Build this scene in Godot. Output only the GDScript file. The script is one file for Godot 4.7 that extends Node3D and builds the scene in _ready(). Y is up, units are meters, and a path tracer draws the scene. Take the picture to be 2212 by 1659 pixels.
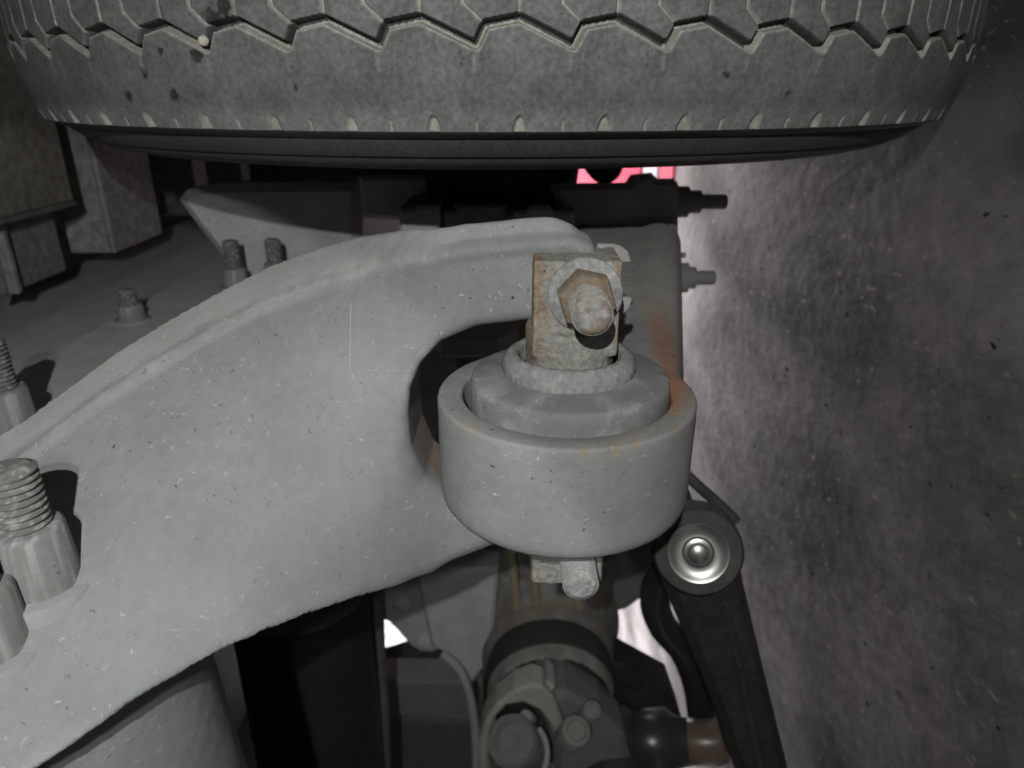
extends Node3D
# A view under a parked truck: the phone is held level at axle height and turned on its side, so the truck's "up" is at the left of the picture.
# Everything is laid out in metres as (u, r, f): u = along the axle towards the tyre, r = downwards from the lens, f = level distance ahead of the lens.

const H := 0.48            # lens above the floor
const PITCH := 22.6        # the lens is turned this far away from the tyre
const FPX := 1534.0        # focal length, in pixels of a 2212 x 1659 picture
var CP := cos(deg_to_rad(PITCH))
var SP := sin(deg_to_rad(PITCH))
var rng := RandomNumberGenerator.new()
var taken := {}
var noise := FastNoiseLite.new()
var noise2 := FastNoiseLite.new()
var M := {}

func w(q: Vector3) -> Vector3:
	return Vector3(q.x, H - q.y, -q.z)

func ray(px: float, py: float) -> Vector3:
	var x := (px - 1106.0) / FPX
	var y := (829.5 - py) / FPX
	return Vector3(y * CP - SP, x, CP + y * SP)
func at_f(px: float, py: float, f: float) -> Vector3:
	var d := ray(px, py)
	return d * (f / d.z)
func at_u(px: float, py: float, u: float) -> Vector3:
	var d := ray(px, py)
	return d * (u / d.x)

# ---------------------------------------------------------------- mesh collector
class MB:
	var v := PackedVector3Array()
	var n := PackedVector3Array()
	var c := PackedColorArray()
	var i := PackedInt32Array()
	func add(p: Vector3, nn: Vector3, col: Color) -> int:
		v.append(p); n.append(nn); c.append(col)
		return v.size() - 1
	func tri(a: int, b: int, d: int) -> void:
		if (v[b] - v[a]).cross(v[d] - v[a]).dot(n[a] + n[b] + n[d]) > 0.0:
			i.append(a); i.append(d); i.append(b)
		else:
			i.append(a); i.append(b); i.append(d)
	func quad(a: int, b: int, d: int, e: int) -> void:
		tri(a, b, d); tri(a, d, e)
	func fquad(p: Array, nn: Vector3, col: Color) -> void:
		var k := []
		for q in p: k.append(add(q, nn, col))
		quad(k[0], k[1], k[2], k[3])
	func ftri(p: Array, nn: Vector3, col: Color) -> void:
		var k := []
		for q in p: k.append(add(q, nn, col))
		tri(k[0], k[1], k[2])

func commit(mb: MB, origin: Vector3) -> ArrayMesh:
	var vv := PackedVector3Array(); vv.resize(mb.v.size())
	var nn := PackedVector3Array(); nn.resize(mb.v.size())
	for k in mb.v.size():
		vv[k] = w(mb.v[k]) - origin
		var m := mb.n[k]
		nn[k] = Vector3(m.x, -m.y, -m.z)
	var arr := []; arr.resize(Mesh.ARRAY_MAX)
	arr[Mesh.ARRAY_VERTEX] = vv; arr[Mesh.ARRAY_NORMAL] = nn
	arr[Mesh.ARRAY_COLOR] = mb.c; arr[Mesh.ARRAY_INDEX] = mb.i
	var me := ArrayMesh.new()
	me.add_surface_from_arrays(Mesh.PRIMITIVE_TRIANGLES, arr)
	return me

func numbered(called: String) -> String:
	if not taken.has(called):
		taken[called] = 0
		return called
	taken[called] += 1
	return "%s_%03d" % [called, taken[called]]

# a thing: Node3D at q, children are its parts
func thing(called: String, label: String, category: String, q: Vector3, group := "") -> Node3D:
	var o := Node3D.new()
	o.name = numbered(called)
	add_child(o, true)
	o.position = w(q)
	o.set_meta("label", label); o.set_meta("category", category)
	if group: o.set_meta("group", group)
	return o

func part(called: String, mb: MB, m: Material, t: Node3D, label := "") -> MeshInstance3D:
	var o := MeshInstance3D.new()
	o.name = called
	var org := Vector3.ZERO
	var up: Node3D = t
	while up != self and up != null:
		org += up.position
		up = up.get_parent()
	o.mesh = commit(mb, org)
	o.material_override = m
	t.add_child(o, true)
	if label: o.set_meta("label", label)
	return o

func single(called: String, mb: MB, m: Material, label: String, category: String, q: Vector3, group := "") -> MeshInstance3D:
	var o := MeshInstance3D.new()
	o.name = numbered(called)
	o.mesh = commit(mb, w(q))
	o.material_override = m
	o.position = w(q)
	add_child(o, true)
	o.set_meta("label", label); o.set_meta("category", category)
	if group: o.set_meta("group", group)
	return o

# ---------------------------------------------------------------- shapes
func frame_of(axis: Vector3) -> Array:
	var a := axis.normalized()
	var h := Vector3.UP if absf(a.y) < 0.8 else Vector3.RIGHT
	var x := a.cross(h).normalized()
	return [x, a.cross(x).normalized(), a]

# profile: [radius, height along the axis]; wob: radial roughness in metres
func lathe(mb: MB, o: Vector3, axis: Vector3, prof: Array, seg: int, col: Color, turn := 0.0, wob := 0.0, colf = null, smooth := true) -> void:
	var fr := frame_of(axis)
	var ns := []
	for k in prof.size() - 1:
		var d: Vector2 = Vector2(prof[k + 1][0] - prof[k][0], prof[k + 1][1] - prof[k][1])
		ns.append(Vector2(d.y, -d.x).normalized())
	for k in prof.size() - 1:
		var na: Vector2 = ns[k]
		var nb: Vector2 = ns[k]
		if k > 0 and ns[k - 1].dot(ns[k]) > 0.55: na = (ns[k - 1] + ns[k]).normalized()
		if k < ns.size() - 1 and ns[k + 1].dot(ns[k]) > 0.55: nb = (ns[k + 1] + ns[k]).normalized()
		var last := [-1, -1]
		for s in seg + 1:
			var ids := []
			var ang := turn + TAU * s / seg
			var dir: Vector3 = fr[0] * cos(ang) + fr[1] * sin(ang)
			for e in 2:
				var pr: Array = prof[k + e]
				var nn: Vector2 = na if e == 0 else nb
				var rr: float = pr[0]
				if wob > 0.0 and rr > 0.0:
					var wp: Vector3 = o + dir * rr + fr[2] * pr[1]
					rr += wob * noise.get_noise_3dv(wp * 900.0)
				var p: Vector3 = o + dir * rr + fr[2] * pr[1]
				var n3: Vector3 = (dir * nn.x + fr[2] * nn.y).normalized()
				if not smooth:
					var am := turn + TAU * (s - 0.5) / seg
					var dm: Vector3 = fr[0] * cos(am) + fr[1] * sin(am)
					n3 = (dm * nn.x + fr[2] * nn.y).normalized()
				var cc := col
				if colf != null: cc = colf.call(p, col)
				ids.append(mb.add(p, n3, cc))
			if s > 0:
				if smooth:
					mb.quad(last[0], last[1], ids[1], ids[0])
				else:
					var l0 := mb.add(mb.v[last[0]], mb.n[ids[0]], mb.c[last[0]])
					var l1 := mb.add(mb.v[last[1]], mb.n[ids[1]], mb.c[last[1]])
					mb.quad(l0, l1, ids[1], ids[0])
			last = ids

func box(mb: MB, c: Vector3, hx: Vector3, hy: Vector3, hz: Vector3, bev: float, col: Color) -> void:
	var h := [hx, hy, hz]
	var d := [hx.normalized(), hy.normalized(), hz.normalized()]
	var pos := func(s: Array, axis: int) -> Vector3:
		var p := c
		for k in 3: p += h[k] * s[k] - (Vector3.ZERO if k == axis else d[k] * s[k] * bev)
		return p
	for a in 3:
		var b := (a + 1) % 3
		var e := (a + 2) % 3
		for s in [-1.0, 1.0]:
			var ps := []
			for t in [[-1, -1], [1, -1], [1, 1], [-1, 1]]:
				var sg := [0.0, 0.0, 0.0]
				sg[a] = s; sg[b] = float(t[0]); sg[e] = float(t[1])
				ps.append(pos.call(sg, a))
			mb.fquad(ps, d[a] * s, col)
		for s in [-1.0, 1.0]:
			for t in [-1.0, 1.0]:
				var lo := [0.0, 0.0, 0.0]
				lo[a] = s; lo[b] = t; lo[e] = -1.0
				var hi := lo.duplicate(); hi[e] = 1.0
				mb.fquad([pos.call(lo, a), pos.call(lo, b), pos.call(hi, b), pos.call(hi, a)], (d[a] * s + d[b] * t).normalized(), col)
	for k in 8:
		var sg := [1.0 if k & 1 else -1.0, 1.0 if k & 2 else -1.0, 1.0 if k & 4 else -1.0]
		mb.ftri([pos.call(sg, 0), pos.call(sg, 1), pos.call(sg, 2)], (d[0] * sg[0] + d[1] * sg[1] + d[2] * sg[2]).normalized(), col)

func abox(mb: MB, u0: float, u1: float, r0: float, r1: float, f0: float, f1: float, bev: float, col: Color) -> void:
	box(mb, Vector3((u0 + u1) / 2, (r0 + r1) / 2, (f0 + f1) / 2), Vector3(absf(u1 - u0) / 2, 0, 0), Vector3(0, absf(r1 - r0) / 2, 0), Vector3(0, 0, absf(f1 - f0) / 2), bev, col)

# an outline (Vector3 points in one plane) pushed along "deep", with a bevelled front edge
func prism(mb: MB, pts: Array, deep: Vector3, bev: float, col: Color) -> void:
	var ez := deep.normalized()
	var o: Vector3 = pts[0]
	var e1: Vector3 = (pts[1] - pts[0]).normalized()
	var nrm := Vector3.ZERO
	for k in pts.size():
		nrm += (pts[k] - o).cross(pts[(k + 1) % pts.size()] - o)
	nrm = nrm.normalized()
	if nrm.dot(ez) > 0: nrm = -nrm
	var e2 := nrm.cross(e1)
	var p2 := PackedVector2Array()
	for p in pts: p2.append(Vector2((p - o).dot(e1), (p - o).dot(e2)))
	if Geometry2D.is_polygon_clockwise(p2): p2.reverse()
	var cnt := p2.size()
	var inner := PackedVector2Array()
	for k in cnt:
		var a := (p2[k] - p2[(k + cnt - 1) % cnt]).normalized()
		var b := (p2[(k + 1) % cnt] - p2[k]).normalized()
		var na := Vector2(-a.y, a.x)
		var nb := Vector2(-b.y, b.x)
		var m := na + nb
		m = m / maxf(0.4, m.length_squared() / 2.0)
		inner.append(p2[k] + m * bev)
	var up := func(q: Vector2, z: float) -> Vector3: return o + e1 * q.x + e2 * q.y + deep * z
	var tri := Geometry2D.triangulate_polygon(inner)
	for k in tri.size() / 3:
		mb.ftri([up.call(inner[tri[3 * k]], 0.0), up.call(inner[tri[3 * k + 1]], 0.0), up.call(inner[tri[3 * k + 2]], 0.0)], nrm, col)
	var tri2 := Geometry2D.triangulate_polygon(p2)
	for k in tri2.size() / 3:
		mb.ftri([up.call(p2[tri2[3 * k]], 1.0), up.call(p2[tri2[3 * k + 1]], 1.0), up.call(p2[tri2[3 * k + 2]], 1.0)], -nrm, col)
	var zb := bev / deep.length()
	for k in cnt:
		var l := (k + 1) % cnt
		var dd := (p2[l] - p2[k]).normalized()
		var side: Vector3 = e1 * dd.y - e2 * dd.x
		mb.fquad([up.call(inner[k], 0.0), up.call(inner[l], 0.0), up.call(p2[l], zb), up.call(p2[k], zb)], (side + nrm).normalized(), col)
		mb.fquad([up.call(p2[k], zb), up.call(p2[l], zb), up.call(p2[l], 1.0), up.call(p2[k], 1.0)], side, col)

func px_outline(a: Array, f: float) -> Array:
	var o := []
	for p in a: o.append(at_f(p[0], p[1], f))
	return o

func tube(mb: MB, pts: Array, rad: float, seg: int, col: Color) -> void:
	var cv := Curve3D.new()
	for k in pts.size():
		var t: Vector3 = (pts[mini(k + 1, pts.size() - 1)] - pts[maxi(k - 1, 0)]) / 6.0
		cv.add_point(pts[k], -t, t)
	var len := cv.get_baked_length()
	var cnt := maxi(8, int(len / maxf(rad * 0.7, 0.006)))
	var prev := []
	var x := Vector3.ZERO
	for k in cnt + 1:
		var p := cv.sample_baked(len * k / cnt, true)
		var d := (cv.sample_baked(minf(len, len * k / cnt + 0.004), true) - cv.sample_baked(maxf(0, len * k / cnt - 0.004), true)).normalized()
		if k == 0: x = frame_of(d)[0]
		x = (x - d * x.dot(d)).normalized()
		var y := d.cross(x)
		var ids := []
		for s in seg + 1:
			var nn := x * cos(TAU * s / seg) + y * sin(TAU * s / seg)
			ids.append(mb.add(p + nn * rad, nn, col))
		if k > 0:
			for s in seg: mb.quad(prev[s], prev[s + 1], ids[s + 1], ids[s])
		prev = ids

# ---------------------------------------------------------------- distance fields meshed as surface nets
func rmax(a: float, b: float, r: float) -> float:
	var x := a + r
	var y := b + r
	return minf(maxf(x, y), 0.0) + sqrt(maxf(x, 0.0) * maxf(x, 0.0) + maxf(y, 0.0) * maxf(y, 0.0)) - r
func smin(a: float, b: float, k: float) -> float:
	var h := maxf(k - absf(a - b), 0.0) / k
	return minf(a, b) - h * h * k * 0.25
func cone(p: Vector3, a: Vector3, b: Vector3, ra: float, rb: float) -> float:
	var ab := b - a
	var t := clampf((p - a).dot(ab) / ab.length_squared(), 0.0, 1.0)
	return (p - a - ab * t).length() - lerpf(ra, rb, t)
func cyl(p: Vector3, a: Vector3, b: Vector3, rad: float, rr: float) -> float:
	var ab := b - a
	var L := ab.length()
	var d := ab / L
	var t := (p - a).dot(d)
	return rmax((p - a - d * t).length() - rad, absf(t - L / 2) - L / 2, rr)
func obox(p: Vector3, c: Vector3, ex: Vector3, ey: Vector3, ez: Vector3, h: Vector3, r: float) -> float:
	var d := p - c
	var x := absf(d.dot(ex)) - h.x + r
	var y := absf(d.dot(ey)) - h.y + r
	var z := absf(d.dot(ez)) - h.z + r
	return Vector3(maxf(x, 0), maxf(y, 0), maxf(z, 0)).length() + minf(maxf(x, maxf(y, z)), 0.0) - r

func nets(mb: MB, lo: Vector3, hi: Vector3, cell: float, fn: Callable, colf: Callable) -> void:
	var B := 4
	var nx := int(ceil((hi.x - lo.x) / cell / B)) * B + 1
	var ny := int(ceil((hi.y - lo.y) / cell / B)) * B + 1
	var nz := int(ceil((hi.z - lo.z) / cell / B)) * B + 1
	var val := PackedFloat32Array(); val.resize(nx * ny * nz); val.fill(1e9)
	var vid := PackedInt32Array(); vid.resize(nx * ny * nz); vid.fill(-1)
	var reach := B * cell * 0.87 * 1.35 + cell
	var blocks := []
	for bz in range(0, nz - 1, B):
		for by in range(0, ny - 1, B):
			for bx in range(0, nx - 1, B):
				var mid := lo + Vector3(bx + B * 0.5, by + B * 0.5, bz + B * 0.5) * cell
				if absf(fn.call(mid)) > reach: continue
				blocks.append(Vector3i(bx, by, bz))
				for z in range(bz, bz + B + 1):
					for y in range(by, by + B + 1):
						var row := (z * ny + y) * nx
						for x in range(bx, bx + B + 1):
							if val[row + x] > 1e8: val[row + x] = fn.call(lo + Vector3(x, y, z) * cell)
	var sx := 1
	var sy := nx
	var sz := nx * ny
	var cells := PackedInt32Array()
	for b in blocks:
		for z in range(b.z, b.z + B):
			for y in range(b.y, b.y + B):
				var row: int = (z * ny + y) * nx
				for x in range(b.x, b.x + B):
					var k: int = row + x
					var a0 := val[k]; var a1 := val[k + 1]; var a2 := val[k + sy]; var a3 := val[k + sy + 1]
					var a4 := val[k + sz]; var a5 := val[k + sz + 1]; var a6 := val[k + sz + sy]; var a7 := val[k + sz + sy + 1]
					var m := int(a0 < 0) + int(a1 < 0) + int(a2 < 0) + int(a3 < 0) + int(a4 < 0) + int(a5 < 0) + int(a6 < 0) + int(a7 < 0)
					if m == 0 or m == 8: continue
					var s := Vector3.ZERO
					var cnt := 0
					if (a0 < 0) != (a1 < 0): s += Vector3(a0 / (a0 - a1), 0, 0); cnt += 1
					if (a2 < 0) != (a3 < 0): s += Vector3(a2 / (a2 - a3), 1, 0); cnt += 1
					if (a4 < 0) != (a5 < 0): s += Vector3(a4 / (a4 - a5), 0, 1); cnt += 1
					if (a6 < 0) != (a7 < 0): s += Vector3(a6 / (a6 - a7), 1, 1); cnt += 1
					if (a0 < 0) != (a2 < 0): s += Vector3(0, a0 / (a0 - a2), 0); cnt += 1
					if (a1 < 0) != (a3 < 0): s += Vector3(1, a1 / (a1 - a3), 0); cnt += 1
					if (a4 < 0) != (a6 < 0): s += Vector3(0, a4 / (a4 - a6), 1); cnt += 1
					if (a5 < 0) != (a7 < 0): s += Vector3(1, a5 / (a5 - a7), 1); cnt += 1
					if (a0 < 0) != (a4 < 0): s += Vector3(0, 0, a0 / (a0 - a4)); cnt += 1
					if (a1 < 0) != (a5 < 0): s += Vector3(1, 0, a1 / (a1 - a5)); cnt += 1
					if (a2 < 0) != (a6 < 0): s += Vector3(0, 1, a2 / (a2 - a6)); cnt += 1
					if (a3 < 0) != (a7 < 0): s += Vector3(1, 1, a3 / (a3 - a7)); cnt += 1
					s /= cnt
					var p := lo + (Vector3(x, y, z) + s) * cell
					var e := cell * 0.5
					var g := Vector3(fn.call(p + Vector3(e, 0, 0)) - fn.call(p - Vector3(e, 0, 0)), fn.call(p + Vector3(0, e, 0)) - fn.call(p - Vector3(0, e, 0)), fn.call(p + Vector3(0, 0, e)) - fn.call(p - Vector3(0, 0, e)))
					g = g.normalized()
					vid[k] = mb.add(p, g, colf.call(p, g))
					cells.append(k)
	for k in cells:
		var a := val[k] < 0
		if (val[k + 1] < 0) != a: _q(mb, vid, k, k - sy, k - sy - sz, k - sz)
		if (val[k + sy] < 0) != a: _q(mb, vid, k, k - 1, k - 1 - sz, k - sz)
		if (val[k + sz] < 0) != a: _q(mb, vid, k, k - 1, k - 1 - sy, k - sy)

func _q(mb: MB, vid: PackedInt32Array, a: int, b: int, c: int, d: int) -> void:
	if mini(b, mini(c, d)) < 0: return
	if vid[a] < 0 or vid[b] < 0 or vid[c] < 0 or vid[d] < 0: return
	mb.quad(vid[a], vid[b], vid[c], vid[d])

# ---------------------------------------------------------------- textures and materials
func noise_bytes(size: int, freq: float, oct: int, sd: int, kind := FastNoiseLite.TYPE_SIMPLEX_SMOOTH) -> PackedByteArray:
	var f := FastNoiseLite.new()
	f.seed = sd; f.frequency = freq; f.fractal_octaves = oct; f.noise_type = kind
	var im := f.get_seamless_image(size, size, false, false, 0.15, true)
	im.convert(Image.FORMAT_L8)
	return im.get_data()

func grain(size: int, sd: int, broad: float, mid: float, fine: float, warm: float, flecks: int, pits: int, flen: int, wide := 2) -> ImageTexture:
	var a := noise_bytes(size, 3.0 / size, 4, sd)
	var b := noise_bytes(size, 22.0 / size, 4, sd + 1)
	var c := noise_bytes(size, 0.33, 2, sd + 2)
	var d := noise_bytes(size, 7.0 / size, 3, sd + 3)
	var out := PackedByteArray(); out.resize(size * size * 3)
	for k in size * size:
		var v := 0.745 + broad * (a[k] / 255.0 - 0.5) + mid * (b[k] / 255.0 - 0.5) + fine * (c[k] / 255.0 - 0.5)
		var t := warm * (d[k] / 255.0 - 0.5)
		out[3 * k] = clampi(int((v + t) * 255), 0, 255)
		out[3 * k + 1] = clampi(int((v + t * 0.35) * 255), 0, 255)
		out[3 * k + 2] = clampi(int((v - t) * 255), 0, 255)
	for k in flecks + pits:
		var x := rng.randf() * size
		var y := rng.randf() * size
		var light := k < flecks
		var dir := rng.randf() * TAU
		var L := 1 + int(pow(rng.randf(), 3.0) * flen)
		var wd := 1 + int(rng.randf() * rng.randf() * (wide + 0.99))
		var amt := rng.randf_range(0.25, 0.9)
		var bend := rng.randf_range(-0.35, 0.35)
		for s in L:
			x += cos(dir); y += sin(dir); dir += bend
			for ox in wd:
				for oy in wd:
					var at := 3 * (posmod(int(y) + oy, size) * size + posmod(int(x) + ox, size))
					for ch in 3:
						var tv := (250.0 if ch < 2 else 238.0) if light else 60.0
						out[at + ch] = int(lerpf(out[at + ch], tv, amt))
	return ImageTexture.create_from_image(Image.create_from_data(size, size, false, Image.FORMAT_RGB8, out))

func bumps(size: int, freq: float, oct: int, sd: int, strength: float) -> ImageTexture:
	var f := FastNoiseLite.new()
	f.seed = sd; f.frequency = freq; f.fractal_octaves = oct
	var im := f.get_seamless_image(size, size, false, false, 0.15, true)
	im.convert(Image.FORMAT_RGBA8)
	im.bump_map_to_normal_map(strength)
	return ImageTexture.create_from_image(im)

func mat(called: String, tex: Texture2D, nrm: Texture2D, tile: float, rough: float, spec: float, nscale: float, metal := 0.0) -> StandardMaterial3D:
	var m := StandardMaterial3D.new()
	m.resource_name = called
	m.vertex_color_use_as_albedo = true
	m.albedo_texture = tex
	m.roughness = rough
	m.metallic = metal
	m.metallic_specular = spec
	if nrm:
		m.normal_enabled = true
		m.normal_texture = nrm
		m.normal_scale = nscale
	m.uv1_triplanar = true
	m.uv1_world_triplanar = true
	m.uv1_scale = Vector3.ONE / tile
	M[called] = m
	return m

func g(v: float, warm := 0.0) -> Color:   # linear grey for vertex colours; the grain texture averages about 0.52
	v /= 0.52
	return Color(minf(1, v * (1.0 + warm)), minf(1, v * (1.0 + warm * 0.25)), minf(1, v * (1.0 - warm)))

# ---------------------------------------------------------------- the bracket
var grid := PackedFloat32Array()
var gu0 := -0.42
var gr0 := -0.40
var gc := 0.0025
var gn := 184

func face_f(u: float, r: float) -> float:
	var t := clampf((-0.03 - r) / 0.17, 0.0, 1.0)
	var s := t * t * (3.0 - 2.0 * t)
	return lerpf(0.388, 0.281 + 1.9 * (u + 0.222), s)
func on_face(px: float, py: float) -> Vector3:
	var f := 0.36
	var q := Vector3.ZERO
	for k in 60:
		q = at_f(px, py, f)
		f = lerpf(f, face_f(q.x, q.y), 0.25)
	return at_f(px, py, f)

func make_grid(outline: Array) -> void:
	var p := PackedVector2Array()
	for o in outline:
		var q := on_face(o[0], o[1])
		p.append(Vector2(q.x, q.y))
	grid.resize(gn * gn)
	var cnt := p.size()
	for j in gn:
		for i in gn:
			var q := Vector2(gu0 + i * gc, gr0 + j * gc)
			var d := 1e9
			var inside := false
			var b := p[cnt - 1]
			for k in cnt:
				var a := p[k]
				var ab := b - a
				var t := clampf((q - a).dot(ab) / ab.length_squared(), 0.0, 1.0)
				d = minf(d, (q - a - ab * t).length_squared())
				if (a.y > q.y) != (b.y > q.y) and q.x < ab.x * (q.y - a.y) / ab.y + a.x: inside = not inside
				b = a
			grid[j * gn + i] = -sqrt(d) if inside else sqrt(d)

func outline_d(u: float, r: float) -> float:
	var x := clampf((u - gu0) / gc, 0.0, gn - 1.001)
	var y := clampf((r - gr0) / gc, 0.0, gn - 1.001)
	var i := int(x)
	var j := int(y)
	var k := j * gn + i
	return lerpf(lerpf(grid[k], grid[k + 1], x - i), lerpf(grid[k + gn], grid[k + gn + 1], x - i), y - j)

var low_a := Vector3.ZERO
var low_b := Vector3.ZERO
func sdf_bracket(q: Vector3) -> float:
	var t := clampf((-0.03 - q.y) / 0.17, 0.0, 1.0)
	var s := t * t * (3.0 - 2.0 * t)
	var ff := lerpf(0.388, 0.281 + 1.9 * (q.x + 0.222), s)
	var k := 1.0 / sqrt(1.0 + 3.61 * s * s)
	var d2 := outline_d(q.x, q.y)
	var pocket := smoothstep(-0.105, -0.06, q.y) * smoothstep(-0.075, -0.11, q.x)
	var rr := 0.0032 + 0.0065 * pocket + 0.004 * smoothstep(-0.19, -0.23, q.x)
	var top := smoothstep(0.0, 0.03, q.x + 0.19 + 0.3 * maxf(0.0, -0.12 - q.y)) * (1.0 - pocket)
	var lip := top * smoothstep(-0.010, -0.005, d2) * smoothstep(0.001, -0.003, d2)
	var side := d2 - top * lerpf(0.62, 0.36, smoothstep(-0.10, -0.02, q.y)) * smoothstep(0.045, 0.02, q.y) * clampf(q.z - ff, 0.0, 0.020)
	var d := rmax(side * lerpf(1.0, 0.85, top), (ff - q.z) * k - 0.0020 * lip, rr)
	d = rmax(d, (q.z - ff - lerpf(0.062 + 0.04 * s, 0.028, top)) * k, 0.004)
	d = smin(d, cone(q, low_a, low_b, 0.085, 0.085), 0.04)
	return d + 0.0002 * noise2.get_noise_3dv(q * 60.0)

func col_cast(q: Vector3, n: Vector3) -> Color:
	var v := 0.262 + 0.028 * noise.get_noise_3dv(q * 14.0) + 0.008 * noise2.get_noise_3dv(q * 70.0)
	var c := g(v, -0.005)
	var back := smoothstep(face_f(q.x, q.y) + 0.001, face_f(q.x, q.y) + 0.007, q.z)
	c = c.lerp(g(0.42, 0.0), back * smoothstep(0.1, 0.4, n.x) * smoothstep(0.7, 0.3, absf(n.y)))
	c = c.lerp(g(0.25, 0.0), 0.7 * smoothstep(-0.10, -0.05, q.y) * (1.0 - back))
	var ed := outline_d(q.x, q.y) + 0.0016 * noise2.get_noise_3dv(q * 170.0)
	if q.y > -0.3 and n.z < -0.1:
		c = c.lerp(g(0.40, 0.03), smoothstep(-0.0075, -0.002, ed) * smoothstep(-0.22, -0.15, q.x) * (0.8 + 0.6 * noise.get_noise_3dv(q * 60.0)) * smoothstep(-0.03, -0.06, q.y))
	# brownish inside the pocket
	var wgt := smoothstep(-0.085, -0.065, q.y) * smoothstep(-0.175, -0.19, q.x) * smoothstep(0.395, 0.41, q.z)
	return c.lerp(Color(0.5, 0.36, 0.28), wgt * 0.7)

# ---------------------------------------------------------------- torque rod
const EC := Vector3(-0.194, 0.0316, 0.383)
var rod_a := Vector3(-0.192, 0.05, 0.42)
var rod_b := Vector3(-0.172, 0.135, 0.84)
func sdf_rod(q: Vector3) -> float:
	var rad := Vector2(q.y - EC.y, q.z - EC.z).length()
	var ax := (rod_b - rod_a).normalized()
	var side := Vector3(1, 0, 0).cross(ax).normalized()
	var up := ax.cross(side)
	var d := obox(q, (rod_a + rod_b) / 2, ax, side, up, Vector3((rod_b - rod_a).length() / 2, 0.056, 0.024), 0.008)
	d = smin(d, cone(q, Vector3(-0.189, 0.086, 0.425), Vector3(-0.169, 0.168, 0.82), 0.026, 0.027), 0.005)
	d = rmax(d, 0.066 - rad, 0.001)
	return d + 0.0003 * noise2.get_noise_3dv(q * 70.0)
var rust_line: Array = []
func bush_color(q: Vector3, base: Color) -> Color:
	var k := noise.get_noise_3dv(q * 38.0) + 0.4 * noise2.get_noise_3dv(q * 120.0)
	return base.lerp(g(0.36, 0.03), smoothstep(-0.05, 0.45, k) * 0.5)
func eye_color(q: Vector3, _b: Color) -> Color:
	return col_rod(q, Vector3.ZERO)
func seg_dist(q: Vector3, pts: Array) -> float:
	var d := 1e9
	for k in pts.size() - 1:
		var ab: Vector3 = pts[k + 1] - pts[k]
		var t := clampf((q - pts[k]).dot(ab) / ab.length_squared(), 0.0, 1.0)
		d = minf(d, (q - pts[k] - ab * t).length())
	return d
func col_rod(q: Vector3, _n: Vector3) -> Color:
	var v := 0.25 + 0.03 * noise.get_noise_3dv(q * 25.0)
	var c := g(v, 0.012)
	var d := seg_dist(q, rust_line) + 0.006 * noise.get_noise_3dv(q * 120.0)
	var k := smoothstep(0.019, 0.002, d)
	c = c.lerp(Color(0.66, 0.31, 0.17), k * 0.9)
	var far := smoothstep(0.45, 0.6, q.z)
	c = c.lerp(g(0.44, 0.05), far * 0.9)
	# rust freckles along the front rim of the eye
	var rim := smoothstep(0.006, 0.0, absf(q.x + 0.165)) * smoothstep(0.03, 0.12, noise2.get_noise_3dv(q * 110.0) - 0.28)
	return c.lerp(Color(0.60, 0.47, 0.30), clampf(rim * 0.7, 0, 1) if q.z < 0.36 else 0.0)

# ---------------------------------------------------------------- bar pin
const PIN := Vector3(-0.10, 0.0345, 0.383)
func sdf_pin(q: Vector3) -> float:
	var e := Vector3(0, 0.0, 0)
	var top := obox(q, PIN + Vector3(-0.0095, 0, 0), Vector3(1, 0, 0), Vector3(0, 1, 0), Vector3(0, 0, 1), Vector3(0.0265, 0.0232, 0.018), 0.0012)
	var low := obox(q, Vector3(-0.262, PIN.y, PIN.z), Vector3(1, 0, 0), Vector3(0, 1, 0), Vector3(0, 0, 1), Vector3(0.028, 0.0225, 0.018), 0.0035)
	var neck := cyl(q, Vector3(-0.27, EC.y + 0.001, EC.z), Vector3(-0.122, EC.y + 0.001, EC.z), 0.0248, 0.002)
	var d := smin(smin(top, neck, 0.004), low, 0.004)
	return d + 0.0005 * noise2.get_noise_3dv(q * 110.0) + 0.0003 * noise.get_noise_3dv(q * 400.0)
func col_pin(q: Vector3, n: Vector3) -> Color:
	var c := g(0.26, 0.06)
	var k := noise.get_noise_3dv(q * 95.0) + 0.6 * noise2.get_noise_3dv(q * 230.0)
	# rust gathers on the corners and the side away from the eye
	var edge := smoothstep(0.014, 0.0205, absf(q.y - PIN.y)) * 0.5 + smoothstep(-0.082, -0.077, q.x) * 0.35
	if q.y < PIN.y - 0.0: edge += smoothstep(0.012, 0.02, PIN.y - q.y) * 0.25
	var t := smoothstep(0.15, 0.75, k * 0.55 + edge)
	c = c.lerp(Color(0.50, 0.36, 0.24), t * 0.85)
	var t2 := smoothstep(0.35, 0.7, noise.get_noise_3dv(q * 130.0 + Vector3(7, 3, 1)))
	c = c.lerp(Color(0.66, 0.56, 0.40), t2 * 0.5)
	if q.x < -0.2: c = c.lerp(g(0.28, 0.05), 0.75)
	return c.lerp(g(0.24, -0.03), smoothstep(0.25, 0.6, noise2.get_noise_3dv(q * 70.0 + Vector3(3, 9, 2))) * 0.7)
func col_rusty(q: Vector3, base: Color) -> Color:
	var k := noise.get_noise_3dv(q * 150.0) + 0.5 * noise2.get_noise_3dv(q * 400.0)
	return base.lerp(Color(0.42, 0.30, 0.21), smoothstep(-0.2, 0.4, k) * 0.8)
func col_dusty(q: Vector3, base: Color) -> Color:
	var k := noise.get_noise_3dv(q * 180.0)
	return base.lerp(g(0.34, 0.03), smoothstep(0.0, 0.5, k))

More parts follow.
